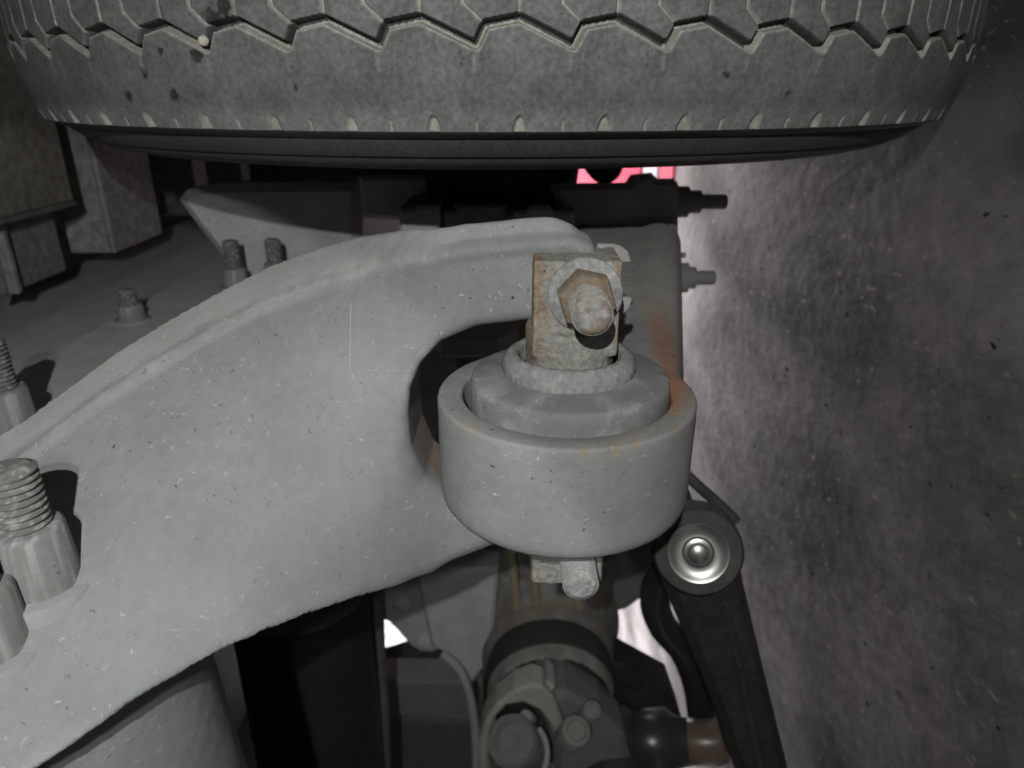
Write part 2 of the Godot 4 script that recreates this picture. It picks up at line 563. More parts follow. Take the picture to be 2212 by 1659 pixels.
func thread_prof(rad: float, z0: float, z1: float, pitch: float, depth: float) -> Array:
	var p := []
	var z := z0
	while z + pitch < z1:
		p.append([rad - depth, z]); p.append([rad - depth, z + pitch * 0.2])
		p.append([rad, z + pitch * 0.5]); p.append([rad, z + pitch * 0.68])
		z += pitch
	p.append([rad - depth, z]); p.append([rad - depth * 0.3, z1 - 0.0035]); p.append([rad - depth * 0.9, z1 - 0.0012]); p.append([rad - depth * 1.9, z1 - 0.0003]); p.append([rad - depth * 2.2, z1]); p.append([rad * 0.55, z1]); p.append([rad * 0.28, z1]); p.append([0.0, z1])
	return p

func hex_prof(rad: float, z0: float, z1: float) -> Array:
	return [[0.0, z0], [rad, z0], [rad, z1 - 0.0022], [rad * 0.90, z1], [0.0, z1]]

# ---------------------------------------------------------------- tyre
const TC := Vector3(0.09, -0.017, 0.95)
const TR := 0.5
const TL := 0.057
func tread_r(u: float) -> float:
	var r := TR - 0.25 * (u - TC.x) * (u - TC.x)
	var e := absf(u - TC.x) - 0.055
	if e > 0: r -= e * e * 3.3
	return r
# [depth, dusting and painted groove shade] of the pattern at arc length s and u
func tread(s: float, u: float) -> Vector2:
	var depth := 0.0
	var dust_shade := 0.0
	if u > 0.012 and u < 0.095:
		var x := fposmod(s + 0.004 + 0.9 * TL, TL)
		var p := Vector2(x, u)
		var dz := 1e9
		var dsip := 1e9
		for k in [-1, 0, 1]:
			var o: float = k * TL
			var a := Vector2(o, 0.0338)
			var b := Vector2(o + 0.345 * TL, 0.0373)
			var c := Vector2(o + 0.9 * TL, 0.0231)
			var e := Vector2(o + TL, 0.0338)
			for sg in [[a, b], [b, c], [c, e]]:
				dz = minf(dz, p.distance_to(Geometry2D.get_closest_point_to_segment(p, sg[0], sg[1])))
			var h := Vector2(o - 0.22 * TL, 0.0447)
			for sg in [[b, Vector2(b.x, 0.1)], [a, h], [h, Vector2(h.x - 0.002, 0.1)]]:
				dsip = minf(dsip, p.distance_to(Geometry2D.get_closest_point_to_segment(p, sg[0], sg[1])))
		depth = 0.0090 * smoothstep(0.0026, 0.0018, dz)
		depth = maxf(depth, 0.003 * smoothstep(0.0011, 0.0004, dsip))
		var fx := x / TL
		var zu := lerpf(0.0338, 0.0373, fx / 0.345) if fx < 0.345 else (lerpf(0.0373, 0.0231, (fx - 0.345) / 0.555) if fx < 0.9 else lerpf(0.0231, 0.0338, (fx - 0.9) / 0.1))
		dust_shade = smoothstep(0.0046, 0.0028, dz) if u < zu - 0.0003 else -0.8 * smoothstep(0.0026, 0.0020, dz)  # dusty lower lip; upper side darkened, lamp shade painted into the colour
		if dz > 0.0026: dust_shade = maxf(dust_shade, 0.9 * smoothstep(0.0017, 0.0007, dsip))
	elif u < -0.010:
		var L2 := 0.0545
		var x := fposmod(s + 0.032 + L2 / 2, L2) - L2 / 2
		var y := u + 0.0255
		var e := sqrt(x * x / (0.0047 * 0.0047) + y * y / (0.0115 * 0.0115))
		depth = 0.004 * smoothstep(1.0, 0.75, e)
		dust_shade = smoothstep(1.1, 0.85, e)
		var x2 := fposmod(s + 0.032, L2) - L2 / 2
		if u < -0.0185:
			depth = maxf(depth, 0.0012 * smoothstep(0.0012, 0.0005, absf(x2)))
			dust_shade = maxf(dust_shade, 0.8 * smoothstep(0.0014, 0.0006, absf(x2)))
	# short dusty scars under the tips of the zigzag
	var xt := fposmod(s + 0.004 + TL / 2, TL) - TL / 2
	if u > 0.008 and u < 0.020:
		dust_shade = maxf(dust_shade, 0.35 * smoothstep(0.0018, 0.0004, absf(xt + 0.0012)) * smoothstep(0.02, 0.016, u) * smoothstep(0.008, 0.011, u))
	return Vector2(depth, dust_shade)

func tread_patch(mb: MB, th0: float, th1: float, nt: int, us: Array, fine: bool) -> void:
	var nu := us.size()
	var pos := PackedVector3Array(); pos.resize((nt + 1) * nu)
	var col := PackedColorArray(); col.resize((nt + 1) * nu)
	for i in nt + 1:
		var th := lerpf(th0, th1, float(i) / nt)
		for j in nu:
			var u: float = us[j]
			var dd := tread(th * TR, u) if fine else Vector2.ZERO
			var r := tread_r(u) - dd.x
			var q := Vector3(u, TC.y + r * sin(th), TC.z - r * cos(th))
			pos[i * nu + j] = q
			var v := 0.158 + 0.03 * noise.get_noise_3dv(q * 14.0) + 0.03 * noise2.get_noise_3dv(q * 45.0)
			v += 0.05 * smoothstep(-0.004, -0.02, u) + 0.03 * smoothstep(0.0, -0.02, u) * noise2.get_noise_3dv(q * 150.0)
			var c := g(v, 0.012)
			if fine:
				for sp in oil:
					var e: float = (q - sp[0]).length() / sp[1] + 0.5 * noise2.get_noise_3dv(q * 260.0)
					c = c.lerp(g(0.03), 0.9 * smoothstep(1.0, 0.6, e))
			col[i * nu + j] = c.lerp(Color(0.74, 0.71, 0.63), dd.y) if dd.y >= 0.0 else c.lerp(g(0.05), -dd.y)  # negative values paint the shaded upper side of the groove
	var first := mb.v.size()
	for i in nt + 1:
		for j in nu:
			var a := pos[mini(i + 1, nt) * nu + j] - pos[maxi(i - 1, 0) * nu + j]
			var b := pos[i * nu + mini(j + 1, nu - 1)] - pos[i * nu + maxi(j - 1, 0)]
			var nn := a.cross(b).normalized()
			var out := pos[i * nu + j] - Vector3(pos[i * nu + j].x, TC.y, TC.z)
			if nn.dot(out) < 0: nn = -nn
			mb.add(pos[i * nu + j], nn, col[i * nu + j])
	for i in nt:
		for j in nu - 1:
			var k := first + i * nu + j
			mb.quad(k, k + 1, k + nu + 1, k + nu)
var oil: Array = []

# ================================================================
func _ready() -> void:
	rng.seed = 11
	noise.seed = 4; noise.frequency = 1.0; noise.fractal_octaves = 3
	noise2.seed = 9; noise2.frequency = 1.0; noise2.fractal_octaves = 2

	# ---- camera
	var cam := Camera3D.new()
	cam.name = "camera"
	cam.transform = Transform3D(Basis(Vector3(0, -1, 0), Vector3(CP, 0, -SP), Vector3(SP, 0, CP)), Vector3(0, H, 0))
	cam.near = 0.02
	cam.far = 300.0
	var lens := CameraAttributesPhysical.new()
	lens.frustum_focal_length = 22.2
	lens.frustum_focus_distance = 0.385
	lens.exposure_aperture = 8.0
	lens.frustum_near = 0.02
	lens.frustum_far = 300.0
	cam.attributes = lens
	cam.fov = 56.8
	add_child(cam)
	cam.fov = 56.8
	cam.current = true

	# ---- sky, daylight, exposure
	var we := WorldEnvironment.new()
	we.name = "daylight"
	var env := Environment.new()
	env.background_mode = Environment.BG_SKY
	var sm := ProceduralSkyMaterial.new()
	sm.sky_top_color = Color(0.89, 0.875, 0.92)
	sm.sky_horizon_color = Color(0.915, 0.90, 0.935)
	sm.ground_horizon_color = Color(0.5, 0.5, 0.52)
	sm.ground_bottom_color = Color(0.3, 0.3, 0.3)
	sm.sky_energy_multiplier = 2.6
	sm.ground_energy_multiplier = 1.0
	var sky := Sky.new()
	sky.sky_material = sm
	env.sky = sky
	env.tonemap_mode = Environment.TONE_MAPPER_LINEAR
	env.tonemap_exposure = 1.0
	env.sdfgi_enabled = true; env.ssao_enabled = true; env.ssil_enabled = true
	we.environment = env
	add_child(we)
	var sun := DirectionalLight3D.new()
	sun.name = "overcast_sun"
	sun.light_energy = 0.4
	sun.light_angular_distance = 15.0
	sun.light_color = Color(1.0, 0.98, 0.95)
	sun.rotation_degrees = Vector3(-62, 165, 0)
	sun.shadow_enabled = true
	add_child(sun)
	# ---- the two-lamp torch of the person taking the picture, held behind the lens: a wide lamp and a beam that points to the left
	var fl := AreaLight3D.new()
	fl.name = "torch_wide"
	fl.area_size = Vector2(0.008, 0.008)
	fl.light_energy = 0.36
	fl.light_color = Color(0.98, 1.0, 0.988)
	fl.area_range = 8.0
	fl.shadow_enabled = true
	add_child(fl)
	fl.look_at_from_position(w(Vector3(0.185, -0.05, -0.20)), w(Vector3(-0.16, -0.02, 0.40)), Vector3.RIGHT)
	var fb := SpotLight3D.new()
	fb.name = "torch_beam"
	fb.light_energy = 0.135
	fb.light_size = 0.01
	fb.light_color = Color(0.98, 1.0, 0.988)
	fb.spot_range = 8.0
	fb.spot_attenuation = 2.0
	fb.spot_angle = 42.0
	fb.spot_angle_attenuation = 0.04
	fb.shadow_enabled = true
	add_child(fb)
	fb.look_at_from_position(w(Vector3(0.135, -0.05, -0.20)), w(Vector3(0.135, -0.05, -0.20) + Vector3(-0.74, -0.46, 0.50)), Vector3.RIGHT)

	# ---- materials
	var t_metal := grain(768, 21, 0.07, 0.06, 0.13, 0.012, 700, 260, 14, 3)
	var t_rubber := grain(512, 41, 0.12, 0.26, 0.17, 0.015, 500, 300, 7, 2)
	var t_conc := grain(1024, 61, 0.40, 0.11, 0.13, 0.018, 3200, 400, 8, 4)
	var n_cast := bumps(512, 0.11, 3, 5, 4.0)
	var n_fine := bumps(512, 0.22, 2, 6, 3.0)
	var n_conc := bumps(512, 0.06, 4, 7, 5.0)
	mat("cast", t_metal, n_cast, 0.17, 0.80, 0.35, 0.09)
	mat("rusty", t_rubber, n_cast, 0.10, 0.9, 0.25, 0.45)
	mat("rubber", t_rubber, n_fine, 0.11, 0.8, 0.35, 0.3)
	mat("paint", t_metal, n_fine, 0.25, 0.6, 0.45, 0.2)
	mat("plain", t_rubber, n_fine, 0.4, 0.8, 0.35, 0.3)
	mat("concrete", t_conc, n_conc, 1.15, 0.95, 0.2, 0.16)
	M.concrete.uv1_scale = Vector3(1.0, 1.0, 0.5)
	mat("steel", t_metal, null, 0.12, 0.35, 0.5, 0.0, 0.9)
	mat("gloss", t_metal, n_fine, 0.2, 0.3, 0.5, 0.1)

	setting()
	truck_frame()
	wheel()
	bracket()
	rod_and_pin()
	bolts()
	axle_parts()
	bottom_parts()

func setting() -> void:
	var mb := MB.new()
	var c := g(0.128, 0.09)
	mb.fquad([Vector3(-60, H, -60), Vector3(60, H, -60), Vector3(60, H, 60), Vector3(-60, H, 60)], Vector3(0, -1, 0), c)
	var fl := MeshInstance3D.new()
	fl.name = "ground"
	fl.mesh = commit(mb, Vector3.ZERO)
	fl.material_override = M.concrete
	fl.set_meta("kind", "structure")
	add_child(fl)
	# pale ribbed wall far off on the other side of the truck
	var t := thing("ribbed_wall", "pale ribbed metal wall far beyond the truck, seen in a small gap beside the axle housing", "wall", Vector3(-4.6, H, 5.0))
	var wb := MB.new()
	abox(wb, -4.75, -4.62, H - 3.2, H, 1.5, 9.0, 0.01, g(0.5, -0.02))
	part("wall_sheet", wb, M.plain, t)
	var pr := MB.new()
	abox(pr, -4.62, -4.585, H - 3.2, H - 0.02, 1.5, 1.56, 0.008, g(0.5, -0.02))
	var first := part("rib", pr, M.plain, t)
	for k in range(1, 50):
		var d := first.duplicate()
		d.name = "rib_%03d" % k
		d.position = Vector3(0, 0, -0.15 * k)
		t.add_child(d, true)
	# red and white barrier on the floor behind the axle
	var bar := thing("barrier", "bright red plastic barrier with a white end block, glimpsed on the floor behind the axle", "barrier", Vector3(0.1, H, 2.26))
	for seg in [["red_board", 0.215, 0.399, Color(0.95, 0.05, 0.12)], ["white_block", 0.400, 0.438, Color(0.97, 0.97, 0.98)], ["red_foot", 0.439, 0.474, Color(0.95, 0.12, 0.18)]]:
		var rb := MB.new()
		var a := Vector3(0.1, seg[1], 2.15 + (0.478 - seg[1]) * 1.6)
		var b := Vector3(0.1, seg[2], 2.15 + (0.478 - seg[2]) * 1.6)
		var along := (b - a).normalized()
		box(rb, (a + b) / 2 + Vector3(-0.29, along.z * -0.03, along.y * 0.03), Vector3(0.15, 0, 0), (b - a) / 2, Vector3(0, along.z, -along.y) * 0.03, 0.006, seg[3])
		part(seg[0], rb, M.gloss, bar)

func truck_frame() -> void:
	# deck above everything
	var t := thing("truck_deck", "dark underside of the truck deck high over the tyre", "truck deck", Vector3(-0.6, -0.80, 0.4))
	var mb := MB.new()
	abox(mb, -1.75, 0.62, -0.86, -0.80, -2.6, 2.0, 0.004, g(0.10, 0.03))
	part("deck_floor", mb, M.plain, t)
	# panels added round the truck's underside to keep daylight off the floor
	var sk := [[0.60, 0.62, -0.80, H - 0.10, -2.6, 2.0, "side_light_blocker", "dark unseen side panel beyond the tyre, added to block daylight"],
		[-1.75, -1.73, -0.80, H - 0.10, -2.6, 1.70, "side_light_blocker", "dark unseen panel on the side away from the tyre, added to block daylight"],
		[-1.75, 0.62, -0.80, H - 0.10, -2.62, -2.60, "front_light_blocker", "dark unseen panel behind the lens, added to block daylight"],
		[-1.55, 0.60, -0.80, 0.07, 1.97, 2.0, "rear_light_blocker", "black hanging panel beyond the axle, added to cut the daylight on the floor"]]
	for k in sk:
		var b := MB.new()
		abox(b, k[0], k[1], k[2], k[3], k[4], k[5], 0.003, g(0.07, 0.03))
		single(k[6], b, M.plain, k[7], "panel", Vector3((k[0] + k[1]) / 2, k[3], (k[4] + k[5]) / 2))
	# cross members hung under the deck
	var rows := [
		[-0.235, 0.42, 1.09, 1.25, -0.62, "grey cross member under the deck, first behind the brown plate"],
		[-0.235, 0.42, 1.44, 1.50, -0.63, "dark cross member under the deck, second behind the brown plate"],
		[-0.235, 0.42, 1.70, 1.75, -0.63, "thin dark cross member under the deck, last behind the brown plate"]]
	for r in rows:
		var b := MB.new()
		abox(b, r[0], r[1], r[4], r[4] + 0.008, r[2], r[3], 0.002, g(0.25, 0.04))
		abox(b, r[0], r[1], -0.80, r[4] - 0.001, r[2], r[2] + 0.008, 0.002, g(0.25, 0.04))
		single("cross_member", b, M.plain, r[5], "cross member", Vector3(r[0], r[4], r[2]), "cross members under the deck")
	var pl := thing("mudguard_plate", "dark brown dusty plate with a bent lip, fixed under the deck left of the tyre", "mudguard", Vector3(0.1, -0.6, 0.75))
	var b1 := MB.new()
	abox(b1, -0.140, 0.45, -0.602, -0.594, 0.35, 0.985, 0.002, g(0.16, 0.13))
	part("plate", b1, M.plain, pl)
	var b2 := MB.new()
	abox(b2, -0.148, -0.1405, -0.628, -0.594, 0.35, 0.99, 0.002, g(0.12, 0.08))
	part("lip", b2, M.plain, pl)
	var b3 := MB.new()
	abox(b3, -0.14, 0.45, -0.64, -0.6025, 0.965, 0.985, 0.002, g(0.16, 0.08))
	part("rear_flange", b3, M.plain, pl)
	var gp := thing("gusset_plate", "flat grey gusset between the chassis rail and the brown plate", "gusset", Vector3(-0.2, -0.63, 0.9))
	var b4 := MB.new()
	abox(b4, -0.238, -0.13, -0.638, -0.630, 0.845, 0.99, 0.002, g(0.2, 0.02))
	abox(b4, -0.180, -0.13, -0.638, -0.630, 0.45, 0.844, 0.002, g(0.26, 0.02))
	part("plate", b4, M.plain, gp)
	var b5 := MB.new()
	abox(b5, -0.238, -0.15, -0.629, -0.616, 0.862, 0.872, 0.002, g(0.22, 0.02))
	part("rib", b5, M.plain, gp)
	# chassis rail with its doubler plates
	var ra := thing("chassis_rail", "long dark grey chassis rail with stepped plates, running back past the bracket", "chassis rail", Vector3(-0.25, -0.4, 0.8))
	var w1 := MB.new()
	abox(w1, -0.287, -0.275, -0.738, -0.22, 0.1, 2.6, 0.003, g(0.40, 0.03))
	part("web", w1, M.cast, ra)
	var w2 := MB.new()
	abox(w2, -0.2745, -0.265, -0.584, -0.24, 0.1, 2.3, 0.003, g(0.45, 0.02))
	part("doubler_plate", w2, M.cast, ra)
	var w3 := MB.new()
	abox(w3, -0.2645, -0.253, -0.478, -0.24, 0.12, 1.25, 0.004, g(0.50, -0.01))
	part("outer_plate", w3, M.cast, ra)
	var w4 := MB.new()
	abox(w4, -0.37, -0.2875, -0.738, -0.725, 0.1, 2.6, 0.003, g(0.2, 0.03))
	abox(w4, -0.37, -0.2875, -0.233, -0.22, 0.1, 2.6, 0.003, g(0.2, 0.03))
	part("flange", w4, M.cast, ra)
	# the boss of the spring hanger behind the bracket
	var hg := MB.new()
	prism(hg, px_outline([[378, 432], [392, 412], [420, 402], [470, 396], [775, 392], [780, 600], [600, 650], [520, 600], [470, 552], [420, 490]], 0.93), Vector3(-0.02, 0.02, 0.24), 0.012, g(0.42, 0.02))
	single("spring_hanger", hg, M.cast, "tapered grey spring hanger on the chassis rail, its upper half in the tyre's shadow", "spring hanger", at_f(600, 500, 0.95))

func wheel() -> void:
	for s in [[440, 88, -1.0], [460, 40, 0.008], [485, 15, 0.006], [425, 118, 0.006], [377, 205, 0.005], [278, 207, 0.004], [312, 157, 0.004], [343, 52, 0.004], [1570, 160, 0.003], [1135*1.5, 200, 0.0025], [347, 110, 0.003], [640, 190, 0.002]]:
		var d := ray(s[0], s[1])
		# where the ray meets the tread
		var a := d.y * d.y + d.z * d.z
		var b := -2.0 * (d.y * TC.y + d.z * TC.z)
		var c := TC.y * TC.y + TC.z * TC.z - TR * TR
		var k := (-b - sqrt(maxf(0.0, b * b - 4 * a * c))) / (2 * a)
		for it in 4:
			var rr := tread_r(d.x * k)
			k = (-b - sqrt(maxf(0.0, b * b - 4 * a * (c + TR * TR - rr * rr)))) / (2 * a)
		if s[2] < 0.0:
			var pb := MB.new()
			lathe(pb, d * k, d.normalized() * -1.0, [[0.0, -0.002], [0.0025, -0.0015], [0.0033, 0.0], [0.0026, 0.0014], [0.0012, 0.0021], [0.0, 0.0023]], 20, Color(0.95, 0.88, 0.70), 0.0, 0.0006)
			single("pebble", pb, M.plain, "small cream pebble stuck in the zigzag groove of the tread", "pebble", d * k)
			continue
		oil.append([d * k, s[2]])
	var t := thing("wheel_assembly", "large truck tyre with a dusty zigzag tread standing on the concrete", "tyre", Vector3(TC.x, H, TC.z))
	var us := []
	var u := -0.0249
	while u < 0.088:
		us.append(u)
		u += 0.00075 if u > 0.017 and u < 0.062 else (0.0009 if u < -0.012 else (0.0018 if u < 0.017 else 0.0022))
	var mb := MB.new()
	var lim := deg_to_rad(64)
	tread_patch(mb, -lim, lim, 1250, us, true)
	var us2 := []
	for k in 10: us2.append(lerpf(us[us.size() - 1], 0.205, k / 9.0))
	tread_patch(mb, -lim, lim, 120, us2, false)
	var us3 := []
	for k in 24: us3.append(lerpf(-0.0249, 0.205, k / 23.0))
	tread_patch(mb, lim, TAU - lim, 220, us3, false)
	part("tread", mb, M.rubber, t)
	for side in [-1.0, 1.0]:
		var sb := MB.new()
		var e := tread_r(-0.0249)
		var prof := [[e, 0.1149], [e - 0.0012, 0.1158], [e - 0.012, 0.1195], [e - 0.0135, 0.1188], [e - 0.0155, 0.1190], [e - 0.017, 0.1225], [e - 0.031, 0.1325], [e - 0.0325, 0.1310], [e - 0.0350, 0.1315], [e - 0.0365, 0.1350], [0.435, 0.1405], [0.42, 0.1440], [0.40, 0.1455], [0.385, 0.1455], [0.382, 0.1475], [0.374, 0.1475], [0.371, 0.1450], [0.345, 0.137], [0.315, 0.12], [0.29, 0.104], [0.283, 0.09]]
		if side < 0: lathe(sb, TC, Vector3(-1, 0, 0), prof, 240, g(0.075))
		else: lathe(sb, TC, Vector3(1, 0, 0), prof, 120, g(0.075))
		part("sidewall", sb, M.rubber, t)
	var rim := MB.new()
	lathe(rim, TC, Vector3(-1, 0, 0), [[0.0, 0.0], [0.2, 0.0], [0.235, 0.02], [0.262, 0.06], [0.270, 0.1], [0.287, 0.108], [0.291, 0.106], [0.280, 0.095], [0.270, -0.06]], 96, g(0.12, 0.02))
	part("rim", rim, M.paint, t)
	# brake drum behind the tyre, round the axle
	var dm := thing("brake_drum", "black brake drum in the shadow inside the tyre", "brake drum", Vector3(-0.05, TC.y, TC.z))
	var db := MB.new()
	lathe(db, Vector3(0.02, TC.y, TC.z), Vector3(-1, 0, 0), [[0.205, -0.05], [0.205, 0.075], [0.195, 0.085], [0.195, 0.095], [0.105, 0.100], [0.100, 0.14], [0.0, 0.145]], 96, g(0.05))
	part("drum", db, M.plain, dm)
	var wc := MB.new()
	lathe(wc, at_f(1308, 358, 0.88), Vector3(0, 0, -1), [[0.0215, -0.06], [0.0215, -0.004], [0.0175, 0.0], [0.0175, 0.01], [0.0, 0.01]], 32, g(0.05))
	part("wheel_cylinder", wc, M.plain, dm)

func bracket() -> void:
	make_grid([[-260, 1150], [-100, 1068], [0, 1005], [100, 928], [200, 852], [330, 768], [450, 700], [560, 643], [660, 607], [760, 578], [880, 550], [1000, 530], [1150, 514], [1240, 512], [1285, 527], [1292, 560], [1290, 700], [1140, 700], [1030, 712], [950, 745], [905, 795], [882, 850], [878, 910], [886, 980], [915, 1045], [975, 1090], [1050, 1104], [1250, 1112], [1292, 1117], [1292, 1182], [1090, 1186], [1000, 1220], [930, 1258], [850, 1290], [760, 1310], [660, 1345], [560, 1387], [470, 1430], [400, 1470], [300, 1530], [250, 1565], [150, 1640], [0, 1740], [-260, 1900]])
	low_a = Vector3(-0.302, -0.268, 0.312)
	low_b = Vector3(-0.62, -0.250, 0.32)
	var t := thing("hanger_bracket", "big grey dusty cast bracket curving from the bolted left end to a forked right end", "bracket", on_face(500, 1000))
	var mb := MB.new()
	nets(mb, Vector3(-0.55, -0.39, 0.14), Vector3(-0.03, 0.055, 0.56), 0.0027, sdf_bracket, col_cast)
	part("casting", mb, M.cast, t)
	var cl := MB.new()
	tube(cl, [on_face(758, 655), on_face(757, 700), on_face(756, 760), on_face(754, 822)], 0.0005, 8, g(0.33, 0.02))
	part("casting_seam", cl, M.cast, t)

func rod_and_pin() -> void:
	rust_line = [at_u(1408, 600, -0.150), at_u(1428, 680, -0.155), at_u(1446, 740, -0.158), at_u(1458, 790, -0.160), at_u(1452, 840, -0.163), at_u(1425, 885, -0.165)]
	var t := thing("torque_rod", "grey torque rod with a thick round eye, a rust streak along its neck", "torque rod", EC)
	var mb := MB.new()
	nets(mb, Vector3(-0.235, -0.03, 0.38), Vector3(-0.115, 0.205, 0.86), 0.0030, sdf_rod, col_rod)
	part("rod", mb, M.cast, t)
	var eb := MB.new()
	lathe(eb, Vector3(0, EC.y, EC.z), Vector3(1, 0, 0), [[0.0605, -0.2310], [0.069, -0.2310], [0.0718, -0.2298], [0.0738, -0.2270], [0.0748, -0.2230], [0.0750, -0.2180], [0.0750, -0.2050], [0.0750, -0.1900], [0.0750, -0.1740], [0.0750, -0.1705], [0.0750, -0.1655], [0.0747, -0.1643], [0.0740, -0.1635], [0.0730, -0.1632], [0.0622, -0.1632], [0.0610, -0.1638], [0.0605, -0.1650], [0.0605, -0.2310]], 200, Color(1, 1, 1), 0.0, 0.0004, eye_color)
	part("eye", eb, M.cast, t)
	var d := MB.new()
	lathe(d, Vector3(0, EC.y + 0.002, EC.z), Vector3(1, 0, 0), [[0.0576, -0.225], [0.0576, -0.178], [0.0576, -0.170], [0.0576, -0.165], [0.0576, -0.160], [0.0576, -0.1565], [0.0571, -0.1543], [0.0560, -0.1529], [0.0546, -0.1523], [0.0485, -0.1517], [0.043, -0.1506], [0.037, -0.1495], [0.03, -0.149]], 160, g(0.20, 0.0), 0.0, 0.0003, bush_color)
	part("bush", d, M.cast, t)
	var rc := MB.new()
	lathe(rc, Vector3(0, EC.y + 0.001, EC.z), Vector3(1, 0, 0), [[0.0375, -0.1515], [0.0382, -0.1475], [0.0378, -0.1435], [0.0360, -0.1405], [0.0335, -0.1388], [0.0310, -0.1385], [0.0292, -0.1400], [0.0288, -0.150]], 160, g(0.27, 0.02), 0.0, 0.0011, col_dusty)
	part("rubber_collar", rc, M.rusty, t)
	var pb := MB.new()
	nets(pb, Vector3(-0.300, -0.004, 0.345), Vector3(-0.06, 0.072, 0.42), 0.0013, sdf_pin, col_pin)
	part("bar_pin", pb, M.rusty, t, "rusty flat-ended bar pin through the eye")
	# slotted shim between pin and fork
	var sh := thing("shim", "thin slotted grey shim with two rounded tongues, clamped behind the upper pin end", "shim", PIN + Vector3(0, 0.03, 0.02))
	for y in [[528, 568, 1363], [643, 684, 1366]]:
		var a := MB.new()
		var pts := []
		for p in [[1290, y[0]], [y[2] - 38, y[0]], [y[2] - 20, y[0] + 5], [y[2] - 6, y[0] + 16], [y[2], y[1] - 4], [y[2] - 2, y[1]], [1290, y[1]]] if y[0] < 600 else [[1290, y[0] + 2], [y[2] - 4, y[0]], [y[2], y[0] + 5], [y[2] - 5, y[1] - 18], [y[2] - 18, y[1] - 6], [y[2] - 36, y[1]], [1290, y[1]]]:
			pts.append(at_f(p[0], p[1], 0.4015))
		prism(a, pts, Vector3(0, 0, 0.004), 0.0008, g(0.30, 0.04))
		part("tongue", a, M.cast, sh)
	var sb := MB.new()
	abox(sb, -0.132, -0.086, PIN.y - 0.02, PIN.y + 0.022, 0.4017, 0.4053, 0.0006, g(0.28, 0.05))
	part("shim_plate", sb, M.cast, sh)

func bolt_front(called: String, label: String, q: Vector3, tip: float, rad: float, nut: bool, group: String, rusty: bool, turn := 0.2) -> void:
	var t := thing(called, label, "bolt", q, group)
	var ax := Vector3(0, 0, -1)
	var base := g(0.27, 0.03)
	var cf := col_rusty if rusty else col_dusty
	if nut:
		var wb := MB.new()
		lathe(wb, q, ax, [[0.0, -0.001], [0.0198, -0.001], [0.0198, 0.0028], [0.0192, 0.0034], [0.0, 0.0034]], 64, base, 0.0, 0.0002, col_dusty)
		part("washer", wb, M.rusty, t)
		var nb := MB.new()
		lathe(nb, q, ax, [[0.0, 0.003], [0.0154, 0.003], [0.0154, 0.0150], [0.0138, 0.0170], [0.0, 0.0170]], 6, Color(0.40, 0.32, 0.24), turn, 0.0003, cf, false)
		part("nut", nb, M.rusty, t)
	var sb := MB.new()
	lathe(sb, q, ax, [[rad - 0.0012, 0.0]] + thread_prof(rad, 0.001, tip, 0.0026, 0.0015), 56, base, 0.0, 0.0002, cf)
	part("threaded_stud", sb, M.rusty, t)

func stud_side(label: String, q: Vector3, nut_h: float, stud: float, sc: float, group: String) -> void:
	var t := thing("frame_bolt", label, "bolt", q, group)
	var ax := Vector3(1, 0, 0)
	var wb := MB.new()
	lathe(wb, q, ax, [[0.0, -0.02], [0.0245 * sc, -0.02], [0.0245 * sc, 0.0010], [0.0236 * sc, 0.0018], [0.0, 0.0018]], 64, g(0.29, 0.01))
	part("washer", wb, M.cast, t)
	var nb := MB.new()
	lathe(nb, q, ax, [[0.0, -0.012], [0.0180 * sc, -0.012], [0.0176 * sc, 0.006], [0.0162 * sc, nut_h - 0.0025], [0.0150 * sc, nut_h - 0.0004], [0.0142 * sc, nut_h], [0.0, nut_h]], 64, g(0.20, 0.03), 0.0, 0.0003, col_dusty)
	part("nut", nb, M.cast, t)
	var sb := MB.new()
	lathe(sb, q, ax, [[0.01, 0.0]] + thread_prof(0.0118 * sc, nut_h - 0.004, nut_h + stud, 0.0034, 0.0019), 48, g(0.15, 0.06), 0.0, 0.0003, col_dusty)
	part("threaded_stud", sb, M.cast, t)

func bolts() -> void:
	bolt_front("clamp_bolt", "rusty bolt and hexagon nut through the upper end of the bar pin", Vector3(-0.1005, 0.0385, 0.3655), 0.0420, 0.0102, true, "bolts holding the bar pin", true, 0.31)
	bolt_front("clamp_bolt", "grey threaded bolt end showing below the round eye", Vector3(-0.2565, 0.0385, 0.3655), 0.0440, 0.0102, false, "bolts holding the bar pin", false)
	stud_side("dusty frame bolt on the bracket, nearest its front face, with whole nut showing", on_face(92, 1262), 0.034, 0.031, 1.0, "bolts through the bracket flange")
	stud_side("frame bolt cut off at the edge of the view, below the whole dusty one", on_face(-20, 1400), 0.034, 0.031, 1.0, "bolts through the bracket flange")
	stud_side("frame bolt behind the bracket's upper edge beside the chassis rail", at_u(20, 935, -0.250), 0.038, 0.040, 1.25, "bolts through the bracket flange")
	stud_side("small far bolt on the rail, left of the two beside the spring hanger", at_u(287, 692, -0.253), 0.020, 0.018, 0.85, "bolts on the chassis rail")
	stud_side("small far bolt with a long stud, just in front of the spring hanger", at_f(512, 622, 0.87), 0.026, 0.034, 0.85, "bolts on the chassis rail")
	stud_side("small far bolt half hidden by the bracket's crest, right of the long stud", at_f(600, 612, 0.87), 0.026, 0.030, 0.85, "bolts on the chassis rail")

